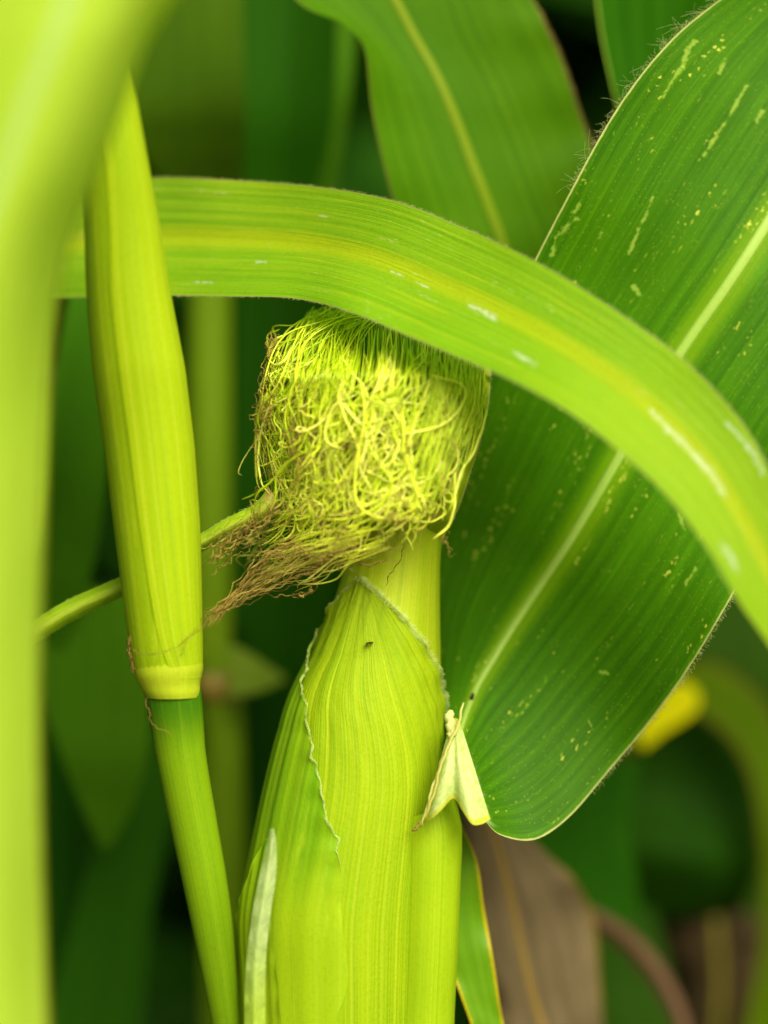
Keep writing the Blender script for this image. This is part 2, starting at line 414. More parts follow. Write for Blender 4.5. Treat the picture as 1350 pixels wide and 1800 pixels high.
# husk leaf flaring behind the right side of the silk
flare = ribbon('husk_leaf', [
    (742, 560, .022, 800, 580, .014, 862, 640, .012), (748, 640, .020, 806, 650, .008, 862, 668, .008), (752, 700, .018, 808, 705, .003, 859, 712, .006),
    (752, 760, .016, 800, 765, .001, 845, 775, .006), (748, 820, .014, 788, 830, .001, 826, 835, .006), (742, 880, .012, 776, 890, .002, 806, 893, .007),
    (730, 925, .015, 762, 930, .011, 788, 925, .013), (725, 955, .022, 752, 958, .024, 776, 958, .026), (720, 1010, .03, 745, 1010, .034, 762, 1010, .034)], 80, 26,
    plant_mat('husk_flare', (.36, .50, .008), (.58, .66, .03), vein=(.72, .74, .12), veins=26, along=1.5, trans=.35, bump=.6, seed=12,
              margin=(.6, .66, .15), marginw=.03), ear, wave=[(0, 1), (.0012, 7)])
fringe_later = flare
tag(flare, 'husk leaf flaring behind the silk')

# ---- silk
_fp = rng.uniform(0, 6.28, (8, 2)); _fk = rng.uniform(-1, 1, (8, 2))*np.array([.035, .014]); _fa = rng.uniform(-1, 1, (8, 2))
def flow(px, py, L):
    """waves that neighbouring silks share"""
    dx = sum(_fa[k, 0]*np.sin(_fk[k, 0]*px+_fk[k, 1]*py*2+_fp[k, 0]+L) for k in range(8)); dy = sum(_fa[k, 1]*np.sin(_fk[k, 1]*px*1.6+_fk[k, 0]*py+_fp[k, 1]+L) for k in range(8))
    return dx, dy
silk_m = silk_mat('silk_fresh', [(0, (.28, .48, .006)), (.3, (.58, .76, .010)), (.7, (.84, .92, .06)), (.92, (.94, .96, .18)), (1, (.55, .34, .05))], .2)  # lowest stop is darkened to paint shade between the strands
dry_m = silk_mat('silk_dried', [(0, (.16, .085, .01)), (.5, (.44, .28, .06)), (1, (.60, .52, .10))], .3, .7)
def mopd(x, y):
    q = max(0, 1-((x-665)/215)**2)
    return .016-.030*math.sqrt(q)+max(0, (660-y))/100*.020 + max(0, y-900)/100*.008
def strand(ctrl, n=46, amp=5, freq=2.5, curl=0, lay=.0, shared=0.0):
    """ctrl: (x,y) px control points; depth from the mop's bulging shape"""
    c = crom([(a, b) for a, b in ctrl], n); t = np.linspace(0, 1, n)
    env = np.clip(t*3, 0, 1)
    px = c[:, 0].copy(); py = c[:, 1].copy(); dd = np.array([mopd(a, b) for a, b in zip(px, py)])+lay
    for k in range(3):
        f = freq*.45*(1+k*.9)*random.uniform(.6, 1.3); a = amp/(1+k*1.4)
        px += env*a*np.sin(2*np.pi*(f*t+random.random())); py += env*a*.6*np.sin(2*np.pi*(f*t+random.random()))
        dd += env*a*S*.3*np.sin(2*np.pi*(f*t+random.random()))
    fx, fy = flow(px, py, shared)
    px += env*4.5*fx; py += env*3*fy
    if curl:
        f = random.uniform(.8, 2.2); ph = random.random()*6.28; e2 = np.clip(t*2-.4, 0, 1)
        px += e2*curl*np.cos(2*np.pi*f*t+ph); py += e2*curl*np.sin(2*np.pi*f*t+ph)
        dd += e2*curl*S*.22*np.cos(2*np.pi*f*t+ph+1)
    return np.array([P(a, b, max(q, -.022)) for a, b, q in zip(px, py, dd)])
U = random.uniform; G = random.gauss
items = []
def tone():
    r = random.random()
    return U(.0, .3) if r < .3 else U(.3, .6) if r < .62 else U(.6, .93)
for k in range(420):     # fine under-layer falling straight from the tip, darker green painting shaded gaps
    x0 = U(600, 856); y0 = 540+(x0-600)*.36+U(-15, 10)
    x1 = 520+(x0-600)*1.06+G(0, 10); y1 = U(860, 950)-max(0, x1-740)*.9
    xm = x0*.6+x1*.4
    items.append((strand([(x0, y0), (x0*.8+xm*.2, y0+80), (xm, (y0+y1)/2), (x1, y1-60), (x1, y1)], amp=1.5, lay=U(.004, .010), shared=.3*int(x0/40)), U(.00014, .00028), U(.0, .5)))
for k in range(130):     # looser locks over it
    x0 = U(660, 850); y0 = 555+(x0-600)*.36+U(-15, 50); q = U(-1, 1)
    x1 = 560+(x0-640)*.95+G(0, 22); y1 = U(760, 945)-max(0, x1-740)*.9
    xm = x0*.62+x1*.38+G(0, 10)
    items.append((strand([(x0, y0), (x0*.8+xm*.2+G(0, 5), y0+70), (xm, (y0+y1)/2), (x1+G(0, 8), y1-60), (x1, y1)], amp=U(2, 5), lay=U(-.003, .003), curl=U(3, 12) if k % 4 == 0 else 0, shared=q), U(.00018, .00038), tone()))
for k in range(250):     # left lobe, hanging in lazy waves
    w = random.random(); lone = k % 9 == 0
    x0 = U(570, 690)-40*w; y0 = U(528, 560)+10*w; xa = 604-112*w+G(0, 6); ya = U(610, 690); xb = 590-130*w+G(0, 6); yb = U(730, 790); x1 = xb+U(-2, 30)*(1-.3*w); y1 = U(800, 885)
    items.append((strand([(x0, y0), ((x0+xa)/2, (y0+ya)/2-18), (xa, ya), (xb, yb), (x1, y1)], amp=U(4, 8) if lone else U(1, 3.5), freq=2.0, curl=U(5, 12) if lone else 0, lay=U(-.004, -.001) if lone else U(.001, .008), shared=w*1.2), U(.00012, .00026), U(.1, .7)))
for k in range(90):     # tangled curls over the middle
    x0 = U(560, 770); y0 = U(610, 760)
    L_ = U(90, 240); a = R(U(65, 140)); x1 = x0+L_*math.cos(a); y1 = min(y0+L_*math.sin(a), 930+U(-30, 20))
    x1 = min(x1, 800-(max(0, y1-800))*.25)
    items.append((strand([(x0, y0), ((x0+x1)/2+G(0, 26), (y0+y1)/2+G(0, 16)), (x1, y1)], amp=U(4, 10), freq=2.2, curl=U(4, 20), lay=U(-.005, -.001), shared=U(0, 6)), U(.00012, .00036), min(.93, tone()+.2)))
for k in range(110):     # lower fringe
    x0 = U(540, 780); y0 = U(800, 890); x1 = x0-U(-5, 75); y1 = min(970, y0+U(40, 110)-max(0, x0-680)*.45)
    items.append((strand([(x0, y0), ((x0+x1)/2+G(0, 16), (y0+y1)/2), (x1, y1)], amp=U(3, 8), freq=2, curl=U(0, 15), lay=U(-.004, .002), shared=U(0, 6)), U(.00013, .00030), np.linspace(.4, U(.7, .97), 46)))
for k in range(70):      # sparse fringe sweeping to the lower left
    x0 = U(500, 660); y0 = U(850, 940); x1 = x0-U(40, 120); y1 = y0+U(30, 75)
    items.append((strand([(x0, y0), ((x0+x1)/2+G(0, 10), (y0+y1)/2+G(0, 8)), (max(x1, 425), y1)], amp=U(3, 8), freq=2.5, curl=U(0, 9), lay=U(-.002, .004), shared=U(0, 6)), U(.00011, .00023), np.linspace(.45, U(.85, 1), 46)))
for k in range(30):      # loose loops off the left side
    x0 = U(480, 540); y0 = U(570, 820)
    items.append((strand([(x0, y0), (U(462, 500), y0+U(5, 30)), (U(468, 510), y0+U(40, 90)), (x0+U(-20, 20), y0+U(60, 130))], amp=U(2, 6), curl=U(4, 16), lay=-.002), U(.00013, .00024), tone()))
for pts in ([(497, 590), (476, 600), (466, 622), (478, 636), (500, 628), (512, 606)], [(470, 690), (452, 750), (446, 800), (452, 850), (462, 862)], [(478, 700), (458, 770), (455, 840), (470, 870)],
            [(602, 670), (592, 700), (600, 735), (618, 770), (628, 800)], [(632, 665), (640, 740), (622, 810), (620, 870), (640, 905), (690, 918), (730, 910)], [(524, 722), (540, 738), (552, 746)],
            [(760, 660), (810, 680), (780, 740), (700, 760)], [(600, 700), (575, 735), (568, 780), (600, 792)], [(800, 830), (802, 880), (790, 925), (768, 948)], [(856, 720), (838, 790), (815, 840), (802, 880)]):
    items.append((strand(pts, amp=1.5, lay=-.006), U(.00030, .00046), U(.7, .9)))
for k in range(120):     # sheath of short fibres that lies on the flaring leaf
    x0 = U(760, 858); y0 = U(600, 720); x1 = x0-U(10, 70)-(y0-600)*.15; y1 = y0+U(90, 230); x1 = min(x1, 860-(max(0, y1-720))*.36)
    items.append((strand([(x0, y0), ((x0+x1)/2+4, (y0+y1)/2), (x1, y1)], amp=U(1, 3), lay=U(-.006, -.001)), U(.00012, .00024), U(.1, .7)))
for k in range(34):
    x0 = U(560, 700); y0 = U(925, 965)
    items.append((strand([(x0, y0), (x0-60, y0+U(15, 30)), (x0-U(90, 140), y0+U(35, 60)), (max(430, x0-U(130, 210)), y0+U(50, 90))], amp=U(2, 6), freq=2.5, curl=U(0, 6), lay=U(-.006, .0), shared=U(0, 6)), U(.00010, .00020), np.linspace(U(.5, .9), 1, 46)))
silk = strands('silk', items, silk_m, ear); tag(silk, 'tangled mop of fresh yellow green corn silk', kind='stuff')

items = []
def dry(ctrl, spread0, spread1, n=60, dd=-.004, r=(.00005, .00014), wig=2.2, tn=(.1, .9)):
    c = crom(ctrl, n); t = np.linspace(0, 1, n); sp = spread0+(spread1-spread0)*t
    ox, oy = G(0, 1), G(0, 1)
    px = c[:, 0]+sp*ox+smooth_noise(n, [(3, wig), (7, wig*.6), (13, wig*.35)], random.randrange(10**6))
    py = c[:, 1]+sp*oy+smooth_noise(n, [(3.6, wig), (8, wig*.6), (14, wig*.35)], random.randrange(10**6))
    d = dd+smooth_noise(n, [(3, .0015), (7, .001)], random.randrange(10**6))
    items.append((np.array([P(a, b, q) for a, b, q in zip(px, py, d)]), U(*r), U(*tn)))
for k in range(20): dry([(U(600, 700), U(955, 985)), (560, 985), (500, 1010), (450, 1035), (400, 1063), (U(345, 385), U(1075, 1105))], 17, 3, wig=2.6)
for k in range(12): dry([(U(520, 560), U(930, 965)), (480, 975), (440, 1010), (405, 1055), (360, 1095)], 9, 3)
for k in range(20): dry([(U(455, 500), U(880, 915)), (450, 925), (410, 950), (U(350, 380), U(975, 1000))], 11, 8, wig=3)
for k in range(16): dry([(U(560, 720), U(900, 960)), (U(560, 650), U(950, 985)), (U(440, 560), U(960, 1000))], 8, 12, wig=6, dd=-.008)
for k in range(34):
    x0 = U(465, 560); y0 = U(600, 880)
    dry([(x0, y0), (x0-U(-10, 30), y0+U(20, 50)), (x0-U(-20, 40), y0+U(60, 120))], 3, 5, n=30, dd=mopd(x0, y0)-.005, wig=4, r=(.00007, .00013), tn=(.2, 1))
for k in range(30):
    x0 = U(560, 790); y0 = U(760, 960)
    dry([(x0, y0), (x0-U(-20, 30), y0+U(5, 25)), (x0-U(-20, 50), y0+U(10, 50))], 3, 5, n=30, dd=mopd(x0, y0)-.007, wig=5, r=(.00006, .00012), tn=(.2, 1))
for k in range(16): dry([(480, 590), (472, 640), (463, 690), (U(455, 475), U(700, 860))], 5, 6, n=40, dd=.006, wig=4)
dry([(450, 1035), (460, 1045), (530, 1048), (553, 1035), (555, 1010)], 0, 0, dd=-.002, r=(.00015, .00016))
for k in range(4): dry([(545, 1000), (552, 1020), (548, 1038), (535, 1046), (518, 1044)], 2, 2, dd=-.002)
dry([(400, 1060), (370, 1090), (340, 1115), (300, 1142), (262, 1150), (235, 1143), (228, 1112)], 0, 0, dd=-.0135, r=(.00009, .0001), wig=.6, tn=(.2, .3))
dry([(352, 1098), (330, 1120), (322, 1145), (312, 1160)], 0, 0, dd=-.0135, r=(.00008, .00009), wig=1, tn=(.5, .6))
dry([(710, 955), (703, 985), (685, 1010), (678, 1032)], 0, 0, dd=.000, r=(.00010, .00011), wig=1, tn=(.0, .01))
dry([(690, 978), (650, 995), (610, 985), (590, 970)], 0, 0, dd=-.004, r=(.0001, .00011), wig=1, tn=(.3, .4))
for k in range(8): dry([(228, 1108), (226, 1140), (232, 1165), (234, 1185)], 2, 2, n=30, dd=-.004, wig=2)
dry([(643, 1131), (649, 1130), (656, 1129)], 0, 0, n=10, dd=.0036, r=(.0003, .00031), wig=.3, tn=(.2, .3))
drys = strands('dried_silk', items, dry_m, ear); tag(drys, 'withered brown silk threads trailing to the lower left', kind='stuff')

# ---- stalk / leaf sheath on the right of the ear
stalk = tube('stalk', [(702, 1440, 800, 1400, .012), (700, 1480, 812, 1455, .012), (700, 1560, 809, 1550, .012), (696, 1680, 804, 1680, .013), (692, 1800, 798, 1800, .014),
        (688, 2000, 796, 2000, .015), (690, 2600, 800, 2600, .02), (680, 5000, 800, 5000, .03), (670, 8600, 810, 8600, .04)], sheath_m, plant, n=160, m=40, ribs=30, ribamp=.012)
tag(stalk, 'stalk wrapped in its yellow green sheath')
upst = tube('stalk', [(690, 1700, 790, 1700, .035), (690, 1400, 780, 1400, .045), (690, 1000, 765, 1000, .058), (705, 620, 765, 620, .085), (725, 480, 782, 480, .105), (755, 250, 808, 250, .125), (770, 0, 820, 0, .135), (790, -600, 830, -600, .15)],
            huskg_m, plant, n=60, m=24)

# ---- broad leaf of that plant
leafF = [
 (786, 1270, .014, 800, 1335, .006, 848, 1438, .004), (765, 1230, .032, 812, 1280, .018, 880, 1468, .008), (742, 1180, .046, 838, 1212, .027, 940, 1476, .012),
 (730, 1120, .052, 868, 1160, .031, 1000, 1437, .014), (728, 1050, .054, 905, 1100, .033, 1065, 1362, .015), (745, 950, .052, 955, 1025, .033, 1140, 1272, .015),
 (790, 820, .045, 1010, 942, .030, 1215, 1168, .013), (850, 660, .032, 1095, 798, .026, 1300, 1025, .010), (905, 530, .020, 1190, 635, .022, 1400, 850, .008),
 (990, 360, .012, 1290, 490, .020, 1500, 690, .01), (1085, 190, .010, 1380, 350, .022, 1600, 520, .014), (1180, 70, .012, 1470, 210, .026, 1700, 360, .02),
 (1290, -20, .018, 1560, 80, .032, 1800, 200, .028), (1420, -120, .03, 1650, -50, .045, 1880, 50, .04), (1600, -260, .05, 1780, -200, .06, 1950, -120, .06)]
broad_m = plant_mat('leaf_broad', (.025, .12, .003), (.070, .25, .004), vein=(.16, .36, .03), mid=(.42, .58, .18), midw=.010, band=(.26, .46, .006), bandw=.085, veins=90, along=2,
                    trans=.30, rough=.36, spec=.40, specks=(.55, .62, .10), speck_amt=.9, margin=(.45, .50, .16), marginw=.006, bump=.45, seed=3.3,
                    blotch=(.12, .32, .01), blotch_amt=.5)
bsc = []
broad = ribbon('leaf', leafF, 200, 90, broad_m, plant, wave=[(.0008, 4), (.0014, 5)], seed=2)
def sc(o, x0, y0, x1, y1, w, asp=7.): u0, v0 = uv_at(o, x0, y0); u1, v1 = uv_at(o, x1, y1); return (u0, v0, u1, v1, w, asp)
bsc = [sc(broad, *q[:4], q[4]*.6, asp=3.6) for q in [(1222, 75, 1200, 120, .012), (1200, 120, 1168, 168, .009), (1275, 100, 1262, 130, .012), (1312, 150, 1282, 210, .009), (1282, 210, 1236, 270, .008), (1150, 350, 1104, 448, .009),
       (1345, 195, 1332, 210, .012), (1012, 385, 980, 420, .012), (980, 420, 968, 450, .010), (1020, 350, 1012, 372, .009), (1058, 405, 1050, 418, .010), (1115, 500, 1125, 515, .012), (1218, 998, 1206, 1025, .009), (1198, 905, 1204, 925, .010),
       (1058, 1180, 1068, 1184, .006), (1036, 1272, 1040, 1280, .006)]]
broad.data.materials[0] = plant_mat('leaf_broad', (.022, .105, .0008), (.070, .215, .001), uvgrad=[((.40, .56, .20), .045, .0, .05)], vein=(.13, .34, .006), band=(.20, .38, .003), bandw=.075, veins=90, along=2,
                    trans=.26, rough=.5, spec=.18, specks=(.62, .68, .08), speck_amt=.9, margin=(.45, .50, .16), marginw=.006, bump=.45, seed=3.3,
                    blotch=(.09, .30, .004), blotch_amt=.5, scars=bsc, scarcol=(.34, .50, .06))
tag(broad, 'broad dark green leaf with pale midrib and speckled surface')
def midrib(leafobj, w0, w1, proud, mat, u0=0, u1=1.0, vv=.5):
    G_, W_, u, v = o_grid[leafobj.name]
    j = int(round(vv*(len(v)-1))); idx = [i for i in range(len(u)) if u0 <= u[i] <= u1]
    V = []; UV = []
    for a, i in enumerate(idx):
        c = W_[i, j]; s = W_[i, j+1]-W_[i, j-1]; s /= np.linalg.norm(s)
        al = W_[min(i+1, len(u)-1), j]-W_[max(i-1, 0), j]; nn = np.cross(al, s); nn /= np.linalg.norm(nn)
        if nn[1] > 0: nn = -nn
        t = a/(len(idx)-1); w = w0+(w1-w0)*t
        for k in range(11):
            th = math.pi*(k/10-.5)
            V.append(c+s*w*math.sin(th)+nn*(proud*math.cos(th)+.00002)); UV.append((t, k/10))
    return mesh_obj('midrib', V, grid_faces(len(idx), 11), mat, leafobj, UV)
rib_m = plant_mat('midrib_pale', (.24, .42, .04), (.42, .58, .14), veins=8, along=3, trans=.2, rough=.45, bump=.3, seed=5)
midrib(broad, .0011, .0017, .0006, rib_m, .04, 1)
def fringe(o, side, n, ln, mat, u0, u1, r=.00004, seed=0, up=0.3, clump=False):
    """fine hairs that stand on a leaf margin"""
    G_, W_, u, v = o_grid[o.name]; rr = np.random.default_rng(seed); its = []
    jj, j2 = (0, 1) if side == 0 else (len(v)-1, len(v)-2)
    for k in range(n):
        uu = u0+(u1-u0)*rr.random()
        if clump: uu = u0+(u1-u0)*min(1, max(0, round(rr.random()*9)/9+rr.normal(0, .012)))
        i = int(uu*(len(u)-2)); f = uu*(len(u)-1)-i; c = W_[i, jj]*(1-f)+W_[i+1, jj]*f
        out = W_[i, jj]-W_[i, j2]; out /= np.linalg.norm(out); al = W_[i+1, jj]-W_[i, jj]; al /= np.linalg.norm(al)
        L = ln*rr.uniform(.4, 1.2); d = out+al*rr.normal(up, .5)+np.array([0, rr.normal(0, .4), 0]); d /= np.linalg.norm(d)
        t = np.linspace(0, 1, 7)[:, None]; b = rr.normal(0, .4)
        its.append((c+d*L*t+al*b*L*t*t+np.array([0, 0, -.15*L])*t*t, r, rr.uniform(.2, 1)))
    return strands('hair_fringe', its, mat, o, sides=3)
hair_m = silk_mat('leaf_hair', [(0, (.28, .34, .06)), (1, (.62, .66, .30))], .3)
fringe(flare, 1, 500, .0007, hair_m, .0, .7, seed=21)
fringe(broad, 0, 420, .0018, hair_m, .55, .98, seed=1)
fringe(broad, 0, 46, .0052, hair_m, .56, .78, r=.000045, seed=2, clump=True)
fringe(broad, 1, 500, .0014, hair_m, .15, .62, seed=3)

collar_m = plant_mat('collar_pale', (.42, .56, .10), (.74, .80, .44), veins=6, along=14, trans=.35, rough=.5, bump=.7, bumpd=.0006, seed=2, margin=(.55, .58, .06), marginw=.10)
fan = [(794, 1262, .001, 745, 1444, -.001), (796, 1262, .000, 758, 1440, -.0045), (797, 1262, -.0005, 776, 1424, -.0055), (799, 1262, -.001, 797, 1404, -.003), (801, 1262, -.001, 812, 1424, -.0055),
       (803, 1263, -.0005, 829, 1448, -.0065), (805, 1264, .000, 846, 1449, -.005), (808, 1266, .001, 862, 1440, -.0035)]
col = ribbon('collar', [(a, b, d, a*.45+x*.55, b*.45+y*.55, (d+e)/2-.0018, x, y, e) for a, b, d, x, y, e in fan], 64, 40, collar_m, plant)
tag(col, 'creamy ruffled collar where the broad leaf joins the stalk')
its = []
def line(ctrl, d0, d1, r, tn, n=40, wig=1):
    c = crom(ctrl, n); dd = np.linspace(d0, d1, n)
    px = c[:, 0]+smooth_noise(n, [(3, wig), (8, wig*.6)], random.randrange(9999)); py = c[:, 1]
    return (np.array([P(a, b, q) for a, b, q in zip(px, py, dd)]), r, tn)
edge_m = silk_mat('collar_edge', [(0, (.20, .14, .03)), (.5, (.46, .40, .03)), (1, (.62, .66, .22))], .2, .6)
its += [line([(815, 1235), (803, 1280), (780, 1330), (765, 1385), (748, 1440)], -.004, -.006, .00035, np.linspace(.9, .55, 40)),
        line([(800, 1270), (788, 1310), (772, 1350), (756, 1400), (742, 1450)], -.003, -.005, .0004, .85),
        line([(788, 1250), (792, 1275), (795, 1300)], -.001, -.003, .0013, 1.0, 20, 2),
        line([(744, 1440), (735, 1452), (726, 1462)], -.0015, -.0015, .0004, np.linspace(.3, 0, 40), 40, 2)]
ce = strands('collar_edge', its, edge_m, plant, sides=6)
# small dark insect-like seed stuck by the midrib base
bm_dark = plant_mat('dark_husk_bit', (.012, .010, .004), (.03, .02, .01), trans=0, veins=5)
V = []
for i in range(9):
    for j in range(10):
        a = math.pi*i/8; b = 2*math.pi*j/10
        c = P(829, 1228, .0245); V.append(c+np.array([math.sin(a)*math.cos(b)*.0006+math.cos(a)*.0005, math.sin(a)*math.sin(b)*.0005, math.cos(a)*.0017]))
bit = mesh_obj('seed_husk', V, grid_faces(9, 10, True), bm_dark); tag(bit, 'tiny dark seed husk stuck at the base of the broad leaf midrib', 'debris')

# ------------------------------------------------------------ arching leaf across the picture
rows = []
for r in [(-120, 372, -130, 522, .05), (0, 345, -5, 522, .045), (120, 325, 110, 524, .038), (265, 312, 270, 520, .030), (400, 316, 395, 521, .020), (550, 327, 520, 525, .008), (690, 352, 620, 550, -.006),
          (810, 398, 720, 592, -.016), (940, 458, 820, 634, -.026), (1060, 530, 910, 674, -.034), (1180, 615, 1010, 732, -.040), (1260, 690, 1100, 803, -.045), (1320, 765, 1175, 875, -.048),
          (1360, 845, 1240, 960, -.050), (1402, 940, 1300, 1060, -.052), (1450, 1060, 1372, 1165, -.053), (1495, 1200, 1430, 1280, -.054), (1540, 1360, 1500, 1400, -.054)]:
    lx, ly, rx, ry, d = r
    rows.append((lx, ly, d+.010, (lx+rx)/2, (ly+ry)/2, d+.004, rx, ry, d-.006))
arch = ribbon('corn_leaf', rows, 240, 61, husk_m, fold=.004, wave=[(.0008, 6), (.0010, 5)], seed=4)
def sc(o, x0, y0, x1, y1, w, asp=7.): u0, v0 = uv_at(o, x0, y0); u1, v1 = uv_at(o, x1, y1); return (u0, v0, u1, v1, w, asp)
scars = [sc(arch, 828, 538, 862, 558, .028), sc(arch, 905, 620, 936, 640, .020), sc(arch, 1150, 728, 1180, 760, .022), sc(arch, 1180, 760, 1232, 810, .03), sc(arch, 1232, 810, 1268, 862, .035),
         sc(arch, 1278, 742, 1310, 780, .02), sc(arch, 1310, 780, 1340, 828, .03), sc(arch, 1272, 962, 1296, 998, .035), sc(arch, 690, 478, 708, 486, .008), sc(arch, 735, 498, 755, 506, .008), sc(arch, 450, 460, 466, 461, .010), sc(arch, 560, 380, 572, 382, .006), sc(arch, 336, 497, 380, 497, .008)]
arch.data.materials[0] = plant_mat('leaf_arching', (.14, .39, .006), (.36, .60, .014), vein=(.55, .68, .08), band=(.58, .62, .008), bandw=.13, veins=50, along=4,
        trans=.48, rough=.42, spec=.32, specks=(.72, .72, .28), speck_amt=.55, margin=(.36, .34, .10), marginw=.010, bump=.9, bumpd=.0007, seed=7.7,
        blotch=(.56, .60, .012), blotch_amt=.8, bandf=.5, scars=scars, scarcol=(.72, .80, .62), speckscale=.8, uvgrad=[((.33, .54, .012), .45, .75, .12, .6)])
tag(arch, 'bright yellow green leaf arching across in front of the silk, marked with whitish scars', 'corn leaf')
fringe(arch, 0, 900, .0006, hair_m, .15, .8, seed=4); fringe(arch, 1, 500, .0005, hair_m, .15, .8, seed=5)

# ------------------------------------------------------------ left stalk with node
st = empty('corn_stalk', (0, 0, 0), 'slender stalk on the left with yellow green sheath ending in a pale node', 'corn stalk')
she_m = plant_mat('sheath_left', (.22, .38, .004), (.36, .50, .006), vein=(.66, .72, .06), veins=34, along=1, trans=.22, rough=.45, spec=.3, bump=.5, seed=8.8, blotch=(.62, .68, .03), blotch_amt=.3)
stem_m = plant_mat('stem_green', (.10, .26, .004), (.22, .42, .008), vein=(.3, .48, .02), veins=30, along=1, trans=.12, rough=.42, spec=.35, bump=.2, seed=3.1,
                   uvgrad=None)
SL = [(120, 60, 216, 50, -.030), (135, 180, 238, 170, -.028), (146, 300, 260, 300, -.024), (149, 400, 278, 400, -.020), (153, 520, 297, 520, -.016), (164, 650, 322, 650, -.012), (182, 780, 338, 780, -.008),
      (200, 920, 348, 920, -.005), (214, 1030, 352, 1030, -.003), (226, 1120, 355, 1115, -.001), (233, 1165, 356, 1155, .0), (240, 1190, 354, 1180, .0)]
sheath = tube('sheath', SL, she_m, st, n=130, m=96, ribs=64, ribamp=.012)
# overlapping outer edge of the sheath
ov = [(r[0]+(r[2]-r[0])*a, r[1], r[2]+3, r[3], r[4]) for r, a in zip(SL, (.5, .46, .42, .40, .36, .35, .35, .36, .40, .46, .55, .62))]
V = []; UV = []; A = np.array(ov); A[:, 4] /= S; C = crom(A, 110); C[:, 4] *= S; SLa = np.array(SL); SLa[:, 4] /= S
for i in range(110):
    lx, ly, rx, ry, d = C[i]
    # wrap onto the round sheath
    y = ly; full_l = np.interp(y, [s_[1] for s_ in SL], [s_[0] for s_ in SL]); full_r = np.interp(y, [s_[1] for s_ in SL], [s_[2] for s_ in SL])
    cx = (full_l+full_r)/2; w = (full_r-full_l)/2
    a0 = math.asin(max(-1, min(1, (lx-cx)/w))); a1 = 2.2
    c = P(cx, y, d)
    for j in range(36):
        a = a0+(a1-a0)*j/35; rr = w*S*(1.0)+(.00035+.0001*math.sin(a*31))*min(1, (109-i)/22)*(.35+.65*min(1, max(0, (y-350)/500)))+.0001
        V.append(c+np.array([math.sin(a)*rr, -math.cos(a)*rr, 0])); UV.append((i/109, j/35))
shm2 = plant_mat('sheath_overlap', (.24, .40, .005), (.39, .52, .007), vein=(.74, .76, .12), veins=16, along=1, trans=.2, rough=.42, spec=.3, bump=.3, seed=1.8)
ovo = mesh_obj('sheath_flap', V, grid_faces(110, 36), shm2, st, UV); tag(ovo, 'smooth overlapping edge of the sheath')
node_m = plant_mat('node_pale', (.34, .44, .012), (.44, .54, .025), veins=24, along=1, trans=.2, rough=.4, bump=.25, seed=2.9)
tube('node', [(234, 1166, 356, 1156, .0), (237, 1186, 357, 1176, .0), (245, 1204, 352, 1200, .0), (252, 1217, 352, 1215, .0), (258, 1226, 350, 1225, .0)], node_m, st, n=26, m=48)
stm = plant_mat('stem_green2', (.11, .24, .003), (.20, .34, .005), vein=(.25, .42, .01), veins=26, along=1, trans=.12, rough=.40, spec=.35, bump=.25, seed=3.1, uvgrad=[((.045, .15, .003), .017, .003, .003)])
stem = tube('stem', [(253, 1212, 354, 1210, .001), (257, 1238, 356, 1232, .0015), (263, 1270, 358, 1262, .003), (275, 1335, 362, 1325, .005), (300, 1455, 381, 1440, .009), (327, 1580, 402, 1565, .013), (352, 1700, 417, 1690, .017),
       (372, 1800, 427, 1795, .02), (400, 1960, 452, 1955, .025), (440, 2400, 505, 2400, .035), (470, 4000, 560, 4000, .05), (480, 8700, 600, 8700, .06)], stm, st, n=200, m=36)
its = [line([(256, 1225), (262, 1255), (272, 1278), (290, 1284), (303, 1296)], -.009, -.009, .00010, .35, 30, 2)]
strands('root_thread', its, dry_m, st)

# ------------------------------------------------------------ narrow rolled leaf tip behind the left stalk
nar_m = plant_mat('leaf_narrow', (.20, .44, .006), (.50, .68, .015), vein=(.5, .55, .1), band=(.50, .56, .06), bandw=.2, veins=16, along=8, trans=.25, rough=.5, bump=.8, seed=6.2,
                  blotch=(.55, .50, .12), blotch_amt=.6, uvgrad=[((.38, .24, .08), .93, 1.0)])
nar = ribbon('corn_leaf', LR([(-60, 1160, -50, 1192, .016, -.003), (40, 1102, 52, 1136, .015, -.003), (120, 1054, 135, 1088, .014, -.004), (215, 1012, 225, 1044, .013, -.004), (300, 965, 310, 1000, .011, -.004),
       (355, 937, 362, 966, .008, -.004), (400, 910, 410, 940, .004, -.004), (440, 890, 452, 918, .001, -.003), (462, 870, 478, 905, .0, -.003), (470, 852, 492, 890, .0, -.002)]), 110, 16, nar_m, wave=[(.0003, 12), (.0003, 14)])
fringe(nar, 0, 260, .0009, hair_m, .1, .9, seed=31); fringe(nar, 1, 160, .0007, hair_m, .1, .9, seed=32)
tag(nar, 'narrow rolled leaf tip passing behind the left stalk into the brown silk', 'corn leaf')

